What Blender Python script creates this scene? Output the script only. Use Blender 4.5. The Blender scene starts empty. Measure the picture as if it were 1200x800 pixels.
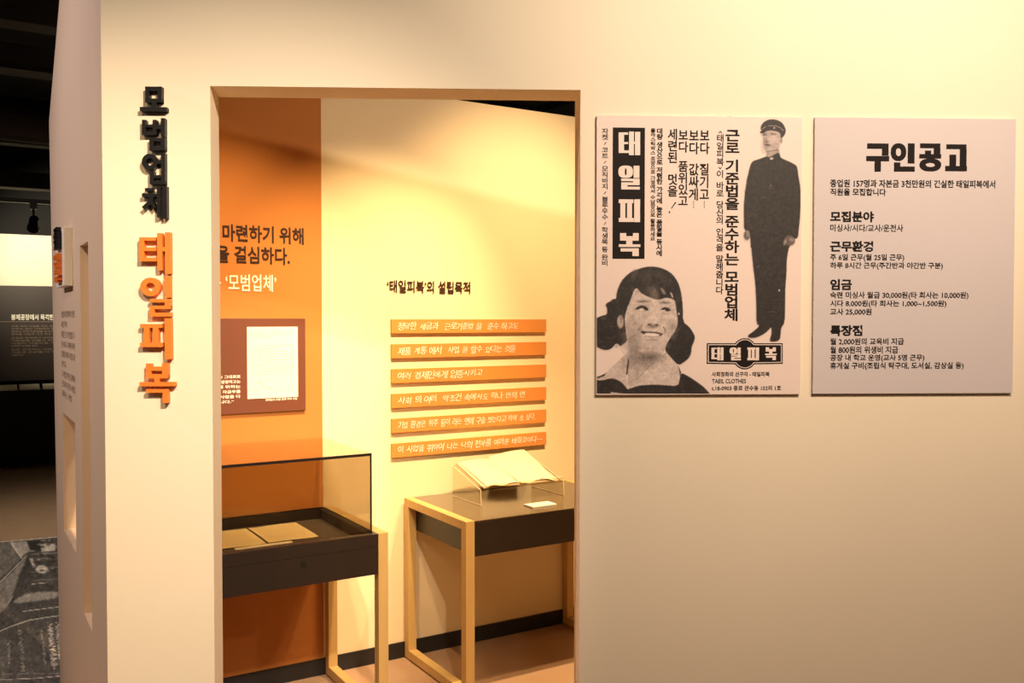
import bpy, bmesh, math, random
import numpy as np
from mathutils import Matrix, Vector
random.seed(7); rng = np.random.RandomState(5)
SC = bpy.context.scene
COL = SC.collection
# ------------------------------------------------------------------ camera
F_PX = 1060.0; EYE = 1.55; TILT = math.atan(25.0 / F_PX)
cam = bpy.data.cameras.new('camera'); camo = bpy.data.objects.new('camera', cam); COL.objects.link(camo)
cam.sensor_width = 36; cam.lens = 36 * F_PX / 1200
cam.clip_start = .05; cam.clip_end = 60
camo.location = (0, 0, EYE); camo.rotation_euler = (math.pi / 2 - TILT, 0, 0)
SC.camera = camo
# ------------------------------------------------------------------ world, exposure, lights
w = bpy.data.worlds.new('world'); SC.world = w; w.use_nodes = True
w.node_tree.nodes['Background'].inputs[0].default_value = (1, .86, .72, 1)
w.node_tree.nodes['Background'].inputs[1].default_value = .035
SC.view_settings.view_transform = 'Standard'; SC.view_settings.look = 'None'
SC.view_settings.gamma = 1; SC.view_settings.use_curve_mapping = False
SC.view_settings.exposure = 0

def spot(name, loc, aim, power, color, size=80, blend=.8, radius=.04):
    l = bpy.data.lights.new(name, 'SPOT'); o = bpy.data.objects.new(name, l); COL.objects.link(o)
    l.energy = power; l.color = color; l.spot_size = math.radians(size); l.spot_blend = blend
    l.shadow_soft_size = radius
    o.location = loc; o.rotation_euler = (Vector(aim) - Vector(loc)).to_track_quat('-Z', 'Y').to_euler()
    return o

WARM = (1, .74, .46); DEEP = (1, .68, .36)
A = math.atan(F_PX / 1720.)                      # the room's direction against the picture plane
D1 = Vector((math.cos(A), math.sin(A), 0)); D2 = Vector((-math.sin(A), math.cos(A), 0))
def R(u, v, z): return D1 * u + D2 * v + Vector((0, 0, z))
# hall track lights on the front wall
spot('track_light', (1.15, .75, 3.2), (.90, 2.6, 2.2), 290, (1, .81, .62), 92, 1)
spot('track_light', (.35, .55, 3.15), (-1.38, 2.6, .95), 520, (1, .82, .62), 60, 1)
spot('track_light', (2.6, .4, 3.1), (1.55, 2.6, .9), 112, (1, .68, .48), 90, 1)
spot('track_light', (-.9, .2, 3.1), (-1.6, 3.2, .80), 150, (1, .72, .42), 46, .9)
spot('track_light', (.72, .2, 3.1), (.0, 3.95, .35), 45, (1, .74, .48), 36, 1)
spot('cool_light', (-3.4, 2.2, 3.2), (-1.5, 3.1, 1.7), 190, (.94, .76, .72), 90, 1)
# booth lights above the opening, behind the front wall
spot('booth_light', R(1.55, 2.25, 3.4), R(1.62, 3.78, 1.28), 560, DEEP, 41, 1, .03)
spot('booth_light', R(2.35, 2.35, 3.35), R(2.40, 3.78, 1.35), 330, DEEP, 62, 1, .03)  # added wide fill that brightens the right of the back wall
spot('booth_light', R(.90, 2.58, 3.2), R(.95, 3.78, 1.15), 330, DEEP, 50, 1, .03)
spot('booth_light', R(2.50, 2.64, 3.0), R(2.45, 2.85, .0), 480, DEEP, 66, 1, .03)
# far hall light on the pale board
spot('hall_light', (-4.75, 9.0, 2.55), (-5.05, 10.3, 2.15), 120, (1, .86, .62), 100, .8)
spot('hall_light', (-3.2, 6.6, 3.2), (-2.9, 6.0, 0), 180, (1, .86, .68), 110, 1)

# ------------------------------------------------------------------ helpers
def lin(c):
    return tuple((x / 255 / 12.92 if x <= 10 else ((x / 255 + .055) / 1.055) ** 2.4) for x in c)
MATS = {}
def mat(name, rgb, rough=.6, noise=.0, nscale=8, bump=0., bscale=200, metal=0., spec=.5, stretch=None, attr=False, coat=0.):
    m = bpy.data.materials.new(name); m.use_nodes = True; nt = m.node_tree; b = nt.nodes['Principled BSDF']
    c = lin(rgb) + (1,)
    b.inputs['Base Color'].default_value = c; b.inputs['Roughness'].default_value = rough
    b.inputs['Metallic'].default_value = metal; b.inputs['Specular IOR Level'].default_value = spec
    b.inputs['Coat Weight'].default_value = coat
    tc = nt.nodes.new('ShaderNodeTexCoord'); mp = nt.nodes.new('ShaderNodeMapping')
    nt.links.new(tc.outputs['Object'], mp.inputs[0])
    if stretch: mp.inputs['Scale'].default_value = stretch
    if noise > 0:
        n = nt.nodes.new('ShaderNodeTexNoise'); n.inputs['Scale'].default_value = nscale; n.inputs['Detail'].default_value = 6
        nt.links.new(mp.outputs[0], n.inputs['Vector'])
        mx = nt.nodes.new('ShaderNodeMix'); mx.data_type = 'RGBA'
        mx.inputs[6].default_value = tuple(k * (1 - noise) for k in c[:3]) + (1,)
        mx.inputs[7].default_value = tuple(min(1, k * (1 + noise)) for k in c[:3]) + (1,)
        nt.links.new(n.outputs['Fac'], mx.inputs[0]); nt.links.new(mx.outputs[2], b.inputs['Base Color'])
    if attr:
        at = nt.nodes.new('ShaderNodeVertexColor'); at.layer_name = 'ink'
        nt.links.new(at.outputs['Color'], b.inputs['Base Color'])
    if bump > 0:
        n2 = nt.nodes.new('ShaderNodeTexNoise'); n2.inputs['Scale'].default_value = bscale
        nt.links.new(mp.outputs[0], n2.inputs['Vector'])
        bp = nt.nodes.new('ShaderNodeBump'); bp.inputs['Strength'].default_value = bump; bp.inputs['Distance'].default_value = .002
        nt.links.new(n2.outputs['Fac'], bp.inputs['Height']); nt.links.new(bp.outputs[0], b.inputs['Normal'])
    MATS[name] = m; return m
def glass(name, tint, rough=.02, ior=1.45):
    m = bpy.data.materials.new(name); m.use_nodes = True; nt = m.node_tree; nt.nodes.clear()
    o = nt.nodes.new('ShaderNodeOutputMaterial'); mix = nt.nodes.new('ShaderNodeMixShader')
    t = nt.nodes.new('ShaderNodeBsdfTransparent'); t.inputs[0].default_value = tint + (1,)
    g = nt.nodes.new('ShaderNodeBsdfGlossy'); g.inputs['Roughness'].default_value = rough
    f = nt.nodes.new('ShaderNodeFresnel'); ge = nt.nodes.new('ShaderNodeNewGeometry'); ma = nt.nodes.new('ShaderNodeMath'); ma.operation = 'MULTIPLY_ADD'
    ma.inputs[1].default_value = 1 / ior - ior; ma.inputs[2].default_value = ior      # same reflectance from both sides of a pane
    nt.links.new(ge.outputs['Backfacing'], ma.inputs[0]); nt.links.new(ma.outputs[0], f.inputs[0])
    nt.links.new(f.outputs[0], mix.inputs[0]); nt.links.new(t.outputs[0], mix.inputs[1]); nt.links.new(g.outputs[0], mix.inputs[2])
    nt.links.new(mix.outputs[0], o.inputs[0]); MATS[name] = m; return m

mat('wall_paint', (236, 221, 196), .75, .03, 3, .12, 260, spec=.25)
mat('side_paint', (224, 202, 178), .55, .05, 2, .12, 160, spec=.35, stretch=(6, 6, .25))  # vertical streaks put the flank wall's uneven light into its colour
mat('room_paint', (238, 218, 176), .8, .03, 3, .1, 260, spec=.2)
mat('brown_paint', (188, 121, 60), .75, .05, 3, .1, 260, spec=.2)
mat('baseboard', (27, 23, 22), .6, .05, 12)
mat('floor', (176, 142, 112), .42, .16, 5, .1, 60, spec=.4)
mat('ceiling', (22, 20, 20), .9)
mat('duct', (46, 42, 40), .6, .1, 4)
mat('black_letter', (13, 13, 17), .45, spec=.3)
mat('orange_letter', (228, 124, 46), .5, spec=.4)
mat('poster_pink', (229, 208, 197), .55, .015, 30, spec=.3)
mat('poster_grey', (203, 192, 190), .55, .02, 6, spec=.3)
mat('board_edge', (196, 170, 140), .8)
mat('ink', (26, 19, 17), .7, spec=.2)
mat('poster_white', (229, 208, 197), .55)
mat('print', (200, 180, 165), .6, attr=True)
mat('print_floor', (120, 110, 105), .7, attr=True)
mat('maple', (200, 166, 104), .5, .12, 6, .06, 60, stretch=(6, 6, .6), spec=.35)
mat('dark_laminate', (41, 32, 26), .4, .06, 8, spec=.3)
mat('dark_gloss', (60, 48, 38), .16, .06, 8, spec=.7, coat=.4)
mat('tray_felt', (72, 64, 56), .85, .1, 60)
mat('black_trim', (20, 16, 14), .4)
mat('brown_ink', (48, 24, 12), .5)
mat('white_ink', (246, 240, 222), .5)
mat('panel_brown', (104, 54, 30), .6, .04, 6)
mat('orange_slat', (216, 138, 64), .6, .05, 5)
mat('paper', (240, 232, 206), .8, .05, 40)
mat('old_paper', (222, 206, 160), .85, .12, 30)
mat('grey_ink', (188, 176, 144), .8)
mat('print_base', (78, 72, 70), .7, .55, 5)
mat('screen_board', (236, 226, 200), .7, .02, 4)
mat('dark_panel', (60, 52, 48), .5, .15, 3)
mat('black_panel', (17, 16, 18), .55)
mat('sign_white', (238, 230, 218), .5)
mat('grey_text', (150, 128, 108), .7)
mat('metal_black', (24, 23, 24), .4, metal=.3)
glass('front_glass', (.70, .66, .58)); glass('clear_glass', (.97, .96, .92)); glass('acrylic', (.93, .90, .84), .05)

class MB:
    def __init__(s): s.bm = bmesh.new()
    def box(s, x0, x1, y0, y1, z0, z1):
        v = [s.bm.verts.new(p) for p in ((x0,y0,z0),(x1,y0,z0),(x1,y1,z0),(x0,y1,z0),(x0,y0,z1),(x1,y0,z1),(x1,y1,z1),(x0,y1,z1))]
        for f in ((3,2,1,0),(4,5,6,7),(0,1,5,4),(1,2,6,5),(2,3,7,6),(3,0,4,7)): s.bm.faces.new([v[i] for i in f])
        return s
    def prism(s, poly, y0, y1, holes=()):            # poly in (x, z), front at y0 and back at y1
        a = [s.bm.verts.new((x, y0, z)) for x, z in poly]; b = [s.bm.verts.new((x, y1, z)) for x, z in poly]
        n = len(poly)
        for i in range(n): s.bm.faces.new((a[i], a[(i+1) % n], b[(i+1) % n], b[i]))
        s.bm.faces.new(a); s.bm.faces.new(b[::-1]); return s
    def ring(s, cx, cz, rx, rz, ix, iz, y0, y1, n=36, pw=1.0):
        def P(rx_, rz_, y):
            out = []
            for i in range(n):
                t = 2 * math.pi * i / n; c, q = math.cos(t), math.sin(t)
                out.append(s.bm.verts.new((cx + rx_ * math.copysign(abs(c) ** pw, c), y, cz + rz_ * math.copysign(abs(q) ** pw, q))))
            return out
        a, b, c, d = P(rx, rz, y0), P(ix, iz, y0), P(rx, rz, y1), P(ix, iz, y1)
        for i in range(n):
            j = (i + 1) % n
            s.bm.faces.new((a[i], a[j], b[j], b[i])); s.bm.faces.new((a[j], a[i], c[i], c[j]))
            s.bm.faces.new((b[i], b[j], d[j], d[i])); s.bm.faces.new((d[i], d[j], c[j], c[i]))
        return s
    def tube(s, p, q, r, n=12, r2=None):
        p, q = Vector(p), Vector(q); d = (q - p).normalized(); r2 = r if r2 is None else r2
        u = d.orthogonal().normalized(); v = d.cross(u)
        a = [s.bm.verts.new(p + (u*math.cos(2*math.pi*i/n) + v*math.sin(2*math.pi*i/n))*r) for i in range(n)]
        b = [s.bm.verts.new(q + (u*math.cos(2*math.pi*i/n) + v*math.sin(2*math.pi*i/n))*r2) for i in range(n)]
        for i in range(n): s.bm.faces.new((a[i], a[(i+1)%n], b[(i+1)%n], b[i]))
        s.bm.faces.new(a[::-1]); s.bm.faces.new(b); return s
    def grid(s, P):                                   # P[i][j] points
        V = [[s.bm.verts.new(p) for p in row] for row in P]
        for i in range(len(P)-1):
            for j in range(len(P[0])-1): s.bm.faces.new((V[i][j], V[i+1][j], V[i+1][j+1], V[i][j+1]))
        return s
    def build(s, name, m, parent=None, bevel=0., smooth=False, loc=None, rz=0):
        bmesh.ops.recalc_face_normals(s.bm, faces=s.bm.faces)
        if bevel:
            bmesh.ops.bevel(s.bm, geom=list(s.bm.edges), offset=bevel, segments=2, affect='EDGES', profile=.7)
        me = bpy.data.meshes.new(name); s.bm.to_mesh(me); s.bm.free()
        return link(name, me, m, parent, smooth, loc, rz)
def link(name, me, m, parent=None, smooth=False, loc=None, rz=0):
    me.materials.clear()
    for q in (m if isinstance(m, (list, tuple)) else [m]): me.materials.append(MATS[q])
    o = bpy.data.objects.new(name, me); COL.objects.link(o); o.parent = parent
    if smooth:
        for p in me.polygons: p.use_smooth = True
    if loc is not None: o.location = loc; o.rotation_euler = (0, 0, rz)
    return o
def tag(o, label, cat, group=None):
    o['label'] = label; o['category'] = cat
    if group: o['group'] = group
    return o
def struct(o): o['kind'] = 'structure'; return o

class Frame:                                          # x along the wall, y into the wall, z up
    def __init__(s, org, ang):
        s.o = Vector(org); s.a = ang; s.x = Vector((math.cos(ang), math.sin(ang), 0)); s.y = Vector((-math.sin(ang), math.cos(ang), 0))
    def w(s, x, y, z): return s.o + s.x * x + s.y * y + Vector((0, 0, z))
    def px(s, X, Y, y=0.):                            # where the photograph's point lies on the plane at depth y
        c, q = math.cos(TILT), math.sin(TILT); a = (X - 600) / F_PX; b = -(Y - 400) / F_PX
        r = Vector((a, c + b * q, -q + b * c)); C = Vector((0, 0, EYE))
        P = C + r * ((s.w(0, y, 0) - C).dot(s.y) / r.dot(s.y)) - s.o
        return P.dot(s.x), P.z
    def thing(s, name, label, cat, x, y, z, group=None):
        o = bpy.data.objects.new(name, None); COL.objects.link(o); o.empty_display_size = .05
        o.location = s.w(x, y, z); o.rotation_euler = (0, 0, s.a); return tag(o, label, cat, group)
FW = Frame((0, 2.6, 0), math.radians(2.5))            # the cream wall with the opening
RM = Frame((0, 0, 0), A)                              # the booth behind it
SW = Frame(RM.w(.359, 0, 0), A - math.pi / 2)         # its left flank (x = -v, y = into the wall)
VB = 3.782                                            # the booth's back wall

# ------------------------------------------------------------------ text
_ts = bpy.data.scenes.new('typesetting'); _fc = bpy.data.curves.new('type', 'FONT'); _fo = bpy.data.objects.new('type', _fc); _ts.collection.objects.link(_fo)
_GC = {}
def glyphs(s, weight=0., shear=0., res=3, jitter=0., spacing=1.):
    """verts (x, y) and faces of a string set in the built-in face"""
    def one(t):
        if (t, weight, shear) in _GC: return _GC[(t, weight, shear)]
        _fc.body = t; _fc.offset = weight; _fc.shear = shear; _fc.resolution_u = res; _fc.size = 1; _fc.space_character = spacing
        _fo.update_tag(); vl = _ts.view_layers[0]; vl.update()
        me = bpy.data.meshes.new_from_object(_fo.evaluated_get(vl.depsgraph))
        V = np.array([v.co[:2] for v in me.vertices]).reshape(-1, 2); Fs = [list(p.vertices) for p in me.polygons]
        bpy.data.meshes.remove(me); _GC[(t, weight, shear)] = (V, Fs); return V, Fs
    if not jitter: return one(s)
    Vs, Fs, n, x = [], [], 0, 0.
    for ch in s:
        if ch == ' ': x += .42; continue
        V, f = one(ch)
        k = random.uniform(.86, 1.12); a = random.uniform(-.12, .12)
        V = V.copy(); V[:, 0] -= V[:, 0].min(); wd = V[:, 0].max()
        c0 = V.mean(0); V = (V - c0) @ np.array([[math.cos(a), math.sin(a)], [-math.sin(a), math.cos(a)]]) * k + c0
        V[:, 0] += x; V[:, 1] += random.uniform(-jitter, jitter); x += wd * .97 + .03
        Vs.append(V); Fs += [[i + n for i in q] for q in f]; n += len(V)
    return np.vstack(Vs), Fs
def flat(name, V, Fs, y0, m, parent, org, thick=0.):
    """a printed (thick=0) or raised set of faces in the x, z plane of its parent, org = parent's own (x, y, z) in the frame"""
    bm = bmesh.new(); vs = [bm.verts.new((x - org[0], y0 - org[1], z - org[2])) for x, z in V]
    for f in Fs:
        try: bm.faces.new([vs[i] for i in f])
        except ValueError: pass
    bmesh.ops.recalc_face_normals(bm, faces=bm.faces)
    for f in bm.faces:
        if f.normal.y > 0: f.normal_flip()
    if thick:
        r = bmesh.ops.extrude_face_region(bm, geom=list(bm.faces))
        bmesh.ops.translate(bm, verts=[g for g in r['geom'] if isinstance(g, bmesh.types.BMVert)], vec=(0, -thick, 0))
        bmesh.ops.recalc_face_normals(bm, faces=bm.faces)
    me = bpy.data.meshes.new(name); bm.to_mesh(me); bm.free()
    return link(name, me, m, parent)
def fit(V, x0, x1, z0, z1):
    a = V.min(0); b = V.max(0); W = (V - a) / (b - a); return np.stack([x0 + W[:, 0] * (x1 - x0), z0 + W[:, 1] * (z1 - z0)], 1)
def line(fr, s, X0, X1, Y0, Y1, m, parent, org, y, weight=0., thick=0., name='text_line', **k):
    V, Fs = glyphs(s, weight, **k); xa, zt = fr.px(X0, Y0, y); xb, _ = fr.px(X1, Y0, y); _, zb = fr.px(X0, Y1, y)
    return flat(name, fit(V, xa, xb, zb, zt), Fs, y, m, parent, org, thick)
def column(fr, s, X0, X1, Y0, Y1, m, parent, org, y, weight=0., gap=.5, name='text_column'):
    """vertical setting: every syllable in its own cell"""
    xa, zt = fr.px(X0, Y0, y); xb, _ = fr.px(X1, Y0, y); _, zb = fr.px(X0, Y1, y)
    tot = sum(gap if c == ' ' else (.55 if c in '/!<>…' else 1) for c in s); h = (zt - zb) / tot; z = zt
    Vs, Fs, n = [], [], 0
    for c in s:
        if c == ' ': z -= gap * h; continue
        ch = (1. if c == '!' else .55) * h if c in '/!<>…' else h
        if c == '!':                                  # a slanting dash over a point
            w = xb - xa; P = [(.80,0), (.92,.05), (.42,.58), (.34,.54), (.10,.80), (.24,.80), (.24,.96), (.10,.96)]
            Q = np.array([(xa + a*w, z - b*ch) for a, b in P]); Vs.append(Q); Fs += [[n, n+1, n+2, n+3], [n+4, n+5, n+6, n+7]]; n += 8
            z -= ch; continue
        if c == '…':
            for k in range(4):
                q = z - ch * (.15 + k * .28); r = (xb - xa) * .05; cx = (xa + xb) / 2
                Vs.append(np.array([(cx - r, q - r), (cx + r, q - r), (cx + r, q + r), (cx - r, q + r)])); Fs.append([n, n+1, n+2, n+3]); n += 4
            z -= ch; continue
        V, f = glyphs(c, weight)
        if c in '<>':
            V = np.stack([V[:, 1], -V[:, 0]], 1)
            W = fit(V, xa + .22 * (xb - xa), xb - .22 * (xb - xa), z - ch * .8, z - ch * .25)
        elif c in '/!': W = fit(V, xa + .25 * (xb - xa), xb - .25 * (xb - xa), z - ch * .9, z - ch * .1)
        else:
            W = np.stack([xa + (V[:, 0] - .06) / .80 * (xb - xa), z - ch * (1 - (V[:, 1] + .11) / .97)], 1)
        Vs.append(W); Fs += [[i + n for i in q] for q in f]; n += len(W); z -= ch
    return flat(name, np.vstack(Vs), Fs, y, m, parent, org)

# heavy display syllables drawn stroke by stroke: r = bar, p = polygon, o = ring (cx, cy, rx, ry, inner rx, inner ry)
def r_(a, b, c, d): return ('r', a, b, c, d)
SIGN = {
 '모': ((140, 80, 4), [r_(120,140,85,160), r_(178,198,85,160), r_(120,198,85,105), r_(120,198,141,160), r_(150,173,158,184), r_(95,222,181,200)]),
 '범': ((140, 80, 4), [r_(105,124,241,312), r_(155,174,241,312), r_(105,174,263,277), r_(105,174,296,312), r_(174,196,265,284), r_(194,213,233,322), r_(140,160,325,385), r_(193,213,325,385), r_(140,213,325,343), r_(140,213,366,385)]),
 '업': ((140, 80, 4), [('o',141,438,37,38,16,18,1), r_(174,198,430,447), r_(195,214,397,479), r_(142,161,480,543), r_(195,214,480,543), r_(142,214,500,515), r_(142,214,527,543)]),
 '체': ((140, 80, 4), [r_(119,156,561,576), r_(105,172,586,602), ('p',[(138,600),(160,600),(153,630),(118,664),(104,650),(132,624)]), ('p',[(140,624),(152,614),(172,648),(160,662)]), r_(165,178,612,628), r_(175,194,557,697), r_(203,223,552,704)]),
 '태': ((150, 260, 7.27), [r_(95,138,130,335), r_(95,236,130,160), r_(95,240,215,248), r_(95,243,302,335), r_(248,293,95,412), r_(290,318,215,250), r_(315,362,88,442)]),
 '일': ((150, 260, 7.27), [('o',190,553,87,80,38,36,1), r_(312,360,458,645), r_(185,360,655,685), r_(312,360,655,742), r_(185,360,712,742), r_(185,225,712,805), r_(185,364,772,805)]),
 '피': ((150, 360, 6.67), [r_(95,268,130,160), r_(122,168,158,278), r_(192,238,158,278), r_(95,272,276,310), r_(285,338,85,405)]),
 '복': ((150, 360, 6.67), [r_(140,182,440,555), r_(265,312,435,555), r_(140,312,464,495), r_(140,312,522,555), r_(205,246,553,588), r_(90,366,586,616), r_(140,312,640,667), r_(270,312,640,748)]),
}
HEAVY = {
 '태': ((700, 145, 8.89), [r_(222,277,90,305), r_(222,320,90,115), r_(222,320,190,212), r_(222,330,277,305), r_(330,380,82,328), r_(378,394,188,212), r_(392,445,85,328)]),
 '일': ((700, 145, 8.89), [('o',295,500,76,65,10,36,.75), r_(377,438,437,565), r_(248,440,571,598), r_(372,440,598,612), r_(248,440,610,640), r_(248,314,640,656), r_(248,442,655,685)]),
 '피': ((690, 130, 4.706), [r_(165,246,487,508), r_(174,201,508,590), r_(211,238,508,590), r_(165,248,590,612), r_(250,282,487,613)]),
 '복': ((690, 130, 4.706), [r_(172,206,673,715), r_(243,275,673,715), r_(172,275,690,700), r_(206,243,700,715), r_(206,240,715,736), r_(165,284,735,750), r_(175,275,757,775), r_(240,275,757,800)]),
}
HEAD = {
 '구': [r_(352,467,175,204), r_(432,467,204,241), r_(347,470,243,271), r_(392,425,271,327)],
 '인': [('o',521,222,41,48,14,22,.9), r_(572,607,175,283), r_(497,530,278,327), r_(530,608,300,327)],
 '공': [r_(638,747,175,201), r_(712,747,201,233), r_(665,697,214,233), r_(634,751,233,256), ('o',693,291,58,35,25,12,.9)],
 '고': [r_(780,888,180,206), r_(853,888,206,297), r_(797,832,236,297), r_(774,890,297,325)],
}
def strokes(mb, fr, org, sc, ss, y0, y1, oref, box=None):
    """sc = (px, py, scale) of the traced crop; box remaps the glyph's own bounds to another pixel rectangle"""
    pts = []
    for q in ss:
        if q[0] == 'r': pts += [(q[1], q[3]), (q[2], q[4])]
        elif q[0] == 'o': pts += [(q[1]-q[3], q[2]-q[4]), (q[1]+q[3], q[2]+q[4])]
        else: pts += q[1]
    P = np.array(pts, float); a, b = P.min(0), P.max(0)
    def T(x, y):
        if box: X = box[0] + (x-a[0])/(b[0]-a[0])*(box[1]-box[0]); Y = box[2] + (y-a[1])/(b[1]-a[1])*(box[3]-box[2])
        else: X, Y = sc[0] + x/sc[2], sc[1] + y/sc[2]
        X, Z = fr.px(X, Y, oref); return X - org[0], Z - org[2]
    for i, q in enumerate(ss):
        e = i * .00012
        if q[0] == 'r':
            x0, z1 = T(q[1], q[3]); x1, z0 = T(q[2], q[4]); mb.box(x0, x1, y0 - e - org[1], y1 - org[1], z0, z1)
        elif q[0] == 'p': mb.prism([T(*p) for p in q[1]], y0 - e - org[1], y1 - org[1])
        else:
            cx, cz = T(q[1], q[2]); ex, ez = T(q[1]+q[3], q[2]+q[4]); ix, iz = T(q[1]+q[5], q[2]+q[6])
            mb.ring(cx, cz, ex-cx, cz-ez, ix-cx, cz-iz, y0 - e - org[1], y1 - org[1], pw=q[7])
    return mb

# ------------------------------------------------------------------ painted prints (flat pictures) as fine coloured grids
def chaikin(P, k=1):
    P = np.array(P, float)
    for _ in range(k):
        Q = np.roll(P, -1, 0); P = np.stack([P*.75+Q*.25, P*.25+Q*.75], 1).reshape(-1, 2)
    return P
class Raster:
    def __init__(s, X0, X1, Y0, Y1, step):
        s.nx = int(round((X1-X0)/step))+1; s.ny = int(round((Y1-Y0)/step))+1
        s.X, s.Y = np.meshgrid(np.linspace(X0, X1, s.nx), np.linspace(Y0, Y1, s.ny)); s.v = np.ones_like(s.X); s.m = np.zeros_like(s.X)
        s.step = step
    def mix(s, k, val, mask=True):
        s.v = s.v*(1-k) + val*k
        if mask: s.m = np.maximum(s.m, k)
    def sd(s, P):
        x, y = s.X, s.Y; d = np.full_like(x, 1e9); ins = np.zeros(x.shape, bool)
        for (ax, ay), (bx, by) in zip(P, np.roll(P, -1, 0)):
            ex, ey = bx-ax, by-ay; t = np.clip(((x-ax)*ex+(y-ay)*ey)/(ex*ex+ey*ey+1e-12), 0, 1)
            d = np.minimum(d, np.hypot(x-ax-t*ex, y-ay-t*ey))
            c = ((ay > y) != (by > y)) & (x < (bx-ax)*(y-ay)/(by-ay+1e-12)+ax); ins ^= c
        return np.where(ins, d, -d)
    def poly(s, pts, val, soft=.5, tr=(0, 0, 1), k=1, a=1.):
        P = chaikin([(tr[0]+x/tr[2], tr[1]+y/tr[2]) for x, y in pts], k)
        s.mix(a*np.clip(s.sd(P)/soft*.5+.5, 0, 1), val); return s
    def ell(s, cx, cy, rx, ry, val, soft=.5, tr=(0, 0, 1), a=1., rot=0.):
        cx, cy, rx, ry = tr[0]+cx/tr[2], tr[1]+cy/tr[2], rx/tr[2], ry/tr[2]; c, q = math.cos(rot), math.sin(rot)
        dx, dy = s.X-cx, s.Y-cy; u = (dx*c+dy*q)/rx; v = (-dx*q+dy*c)/ry
        s.mix(a*np.clip((1-np.hypot(u, v))*min(rx, ry)/soft*.5+.5, 0, 1)*(np.hypot(u, v) < 1.6), val); return s
    def seg(s, p, q, wd, val, tr=(0, 0, 1), a=1., soft=.4):
        ax, ay, bx, by = tr[0]+p[0]/tr[2], tr[1]+p[1]/tr[2], tr[0]+q[0]/tr[2], tr[1]+q[1]/tr[2]; ex, ey = bx-ax, by-ay
        t = np.clip(((s.X-ax)*ex+(s.Y-ay)*ey)/(ex*ex+ey*ey), 0, 1)
        s.mix(a*np.clip((wd/2-np.hypot(s.X-ax-t*ex, s.Y-ay-t*ey))/soft+.5, 0, 1), val); return s
    def noise(s, amp, cells):
        for c, am in zip(cells, amp):   # value noise
            g = rng.randn(int(s.Y.ptp()/c)+3 if hasattr(s.Y, 'ptp') else int((s.Y.max()-s.Y.min())/c)+3, int((s.X.max()-s.X.min())/c)+3)
            yy = (s.Y-s.Y.min())/c; xx = (s.X-s.X.min())/c; i, j = yy.astype(int), xx.astype(int); fy, fx = yy-i, xx-j
            n = g[i, j]*(1-fy)*(1-fx)+g[i+1, j]*fy*(1-fx)+g[i, j+1]*(1-fy)*fx+g[i+1, j+1]*fy*fx
            s.v = s.v + n*am*(s.m > .5)
    def mesh(s, name, pos, colf, m, parent, thr=.02):
        idx = -np.ones(s.X.shape, int); keep = s.m > thr
        cell = keep[:-1, :-1] | keep[1:, :-1] | keep[:-1, 1:] | keep[1:, 1:]
        use = np.zeros_like(keep); use[:-1, :-1] |= cell; use[1:, :-1] |= cell; use[:-1, 1:] |= cell; use[1:, 1:] |= cell
        ii, jj = np.nonzero(use); idx[ii, jj] = np.arange(len(ii))
        V = [pos(s.X[i, j], s.Y[i, j]) for i, j in zip(ii, jj)]
        ci, cj = np.nonzero(cell)
        Fc = np.stack([idx[ci+1, cj], idx[ci+1, cj+1], idx[ci, cj+1], idx[ci, cj]], 1).tolist()
        me = bpy.data.meshes.new(name); me.from_pydata(V, [], Fc); me.update()
        at = me.color_attributes.new('ink', 'FLOAT_COLOR', 'POINT')
        c = colf(np.clip(s.v[ii, jj], 0, 1)); at.data.foreach_set('color', np.hstack([c, np.ones((len(c), 1))]).astype(np.float32).ravel())
        return link(name, me, m, parent)
def tone(paper, dark):
    p = np.array(paper, float); d = np.array(dark, float)
    def f(v):
        c = (d + (p-d)*v[:, None])/255; return np.where(c <= .04045, c/12.92, ((c+.055)/1.055)**2.4)
    return f

# ================================================================== STRUCTURE
def quadmesh(name, V, Fs, m, parent=None):
    me = bpy.data.meshes.new(name); me.from_pydata([tuple(v) for v in V], [], Fs); me.update(); return link(name, me, m, parent)
struct(MB().box(-14, 9, -4, 16, -.1, 0).build('floor', 'floor'))
struct(MB().box(-14, 9, -4, 16, 3.6, 3.7).build('ceiling', 'ceiling'))
# front wall: splayed opening. outer faces in FW x,z at y=0, inner at y=.13
T = .13; HW = 2.62; XL = -1.151; XR = 3.4; OL, OR, OT = -.851, .1965, 2.209
def wallmesh():
    bm = bmesh.new()
    def ring(y, ol, orr, ot, xl):
        return [bm.verts.new((x, y, z)) for x, z in ((xl,0),(ol,0),(ol,ot),(orr,ot),(orr,0),(XR,0),(XR,HW),(orr,HW),(ol,HW),(xl,HW),(xl,ot),(XR,ot))]
    a = ring(0, OL, OR, OT, XL); b = ring(T, OL-.012, OR-.001, OT, XL+.02)
    fs = [(0,1,2,10),(10,2,8,9),(2,3,7,8),(3,11,6,7),(4,5,11,3)]
    for f in fs: bm.faces.new([a[i] for i in f]); bm.faces.new([b[i] for i in f][::-1])
    for i, j in ((1,2),(2,3),(3,4),(5,11),(11,6),(6,7),(7,8),(8,9),(9,10),(10,0),(0,1),(4,5)): bm.faces.new((a[i], a[j], b[j], b[i]))
    bmesh.ops.recalc_face_normals(bm, faces=bm.faces)
    me = bpy.data.meshes.new('wall_front'); bm.to_mesh(me); bm.free(); return me
fw = link('wall_front', wallmesh(), 'wall_paint'); fw.location = FW.o; fw.rotation_euler = (0, 0, FW.a); struct(fw)
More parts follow.
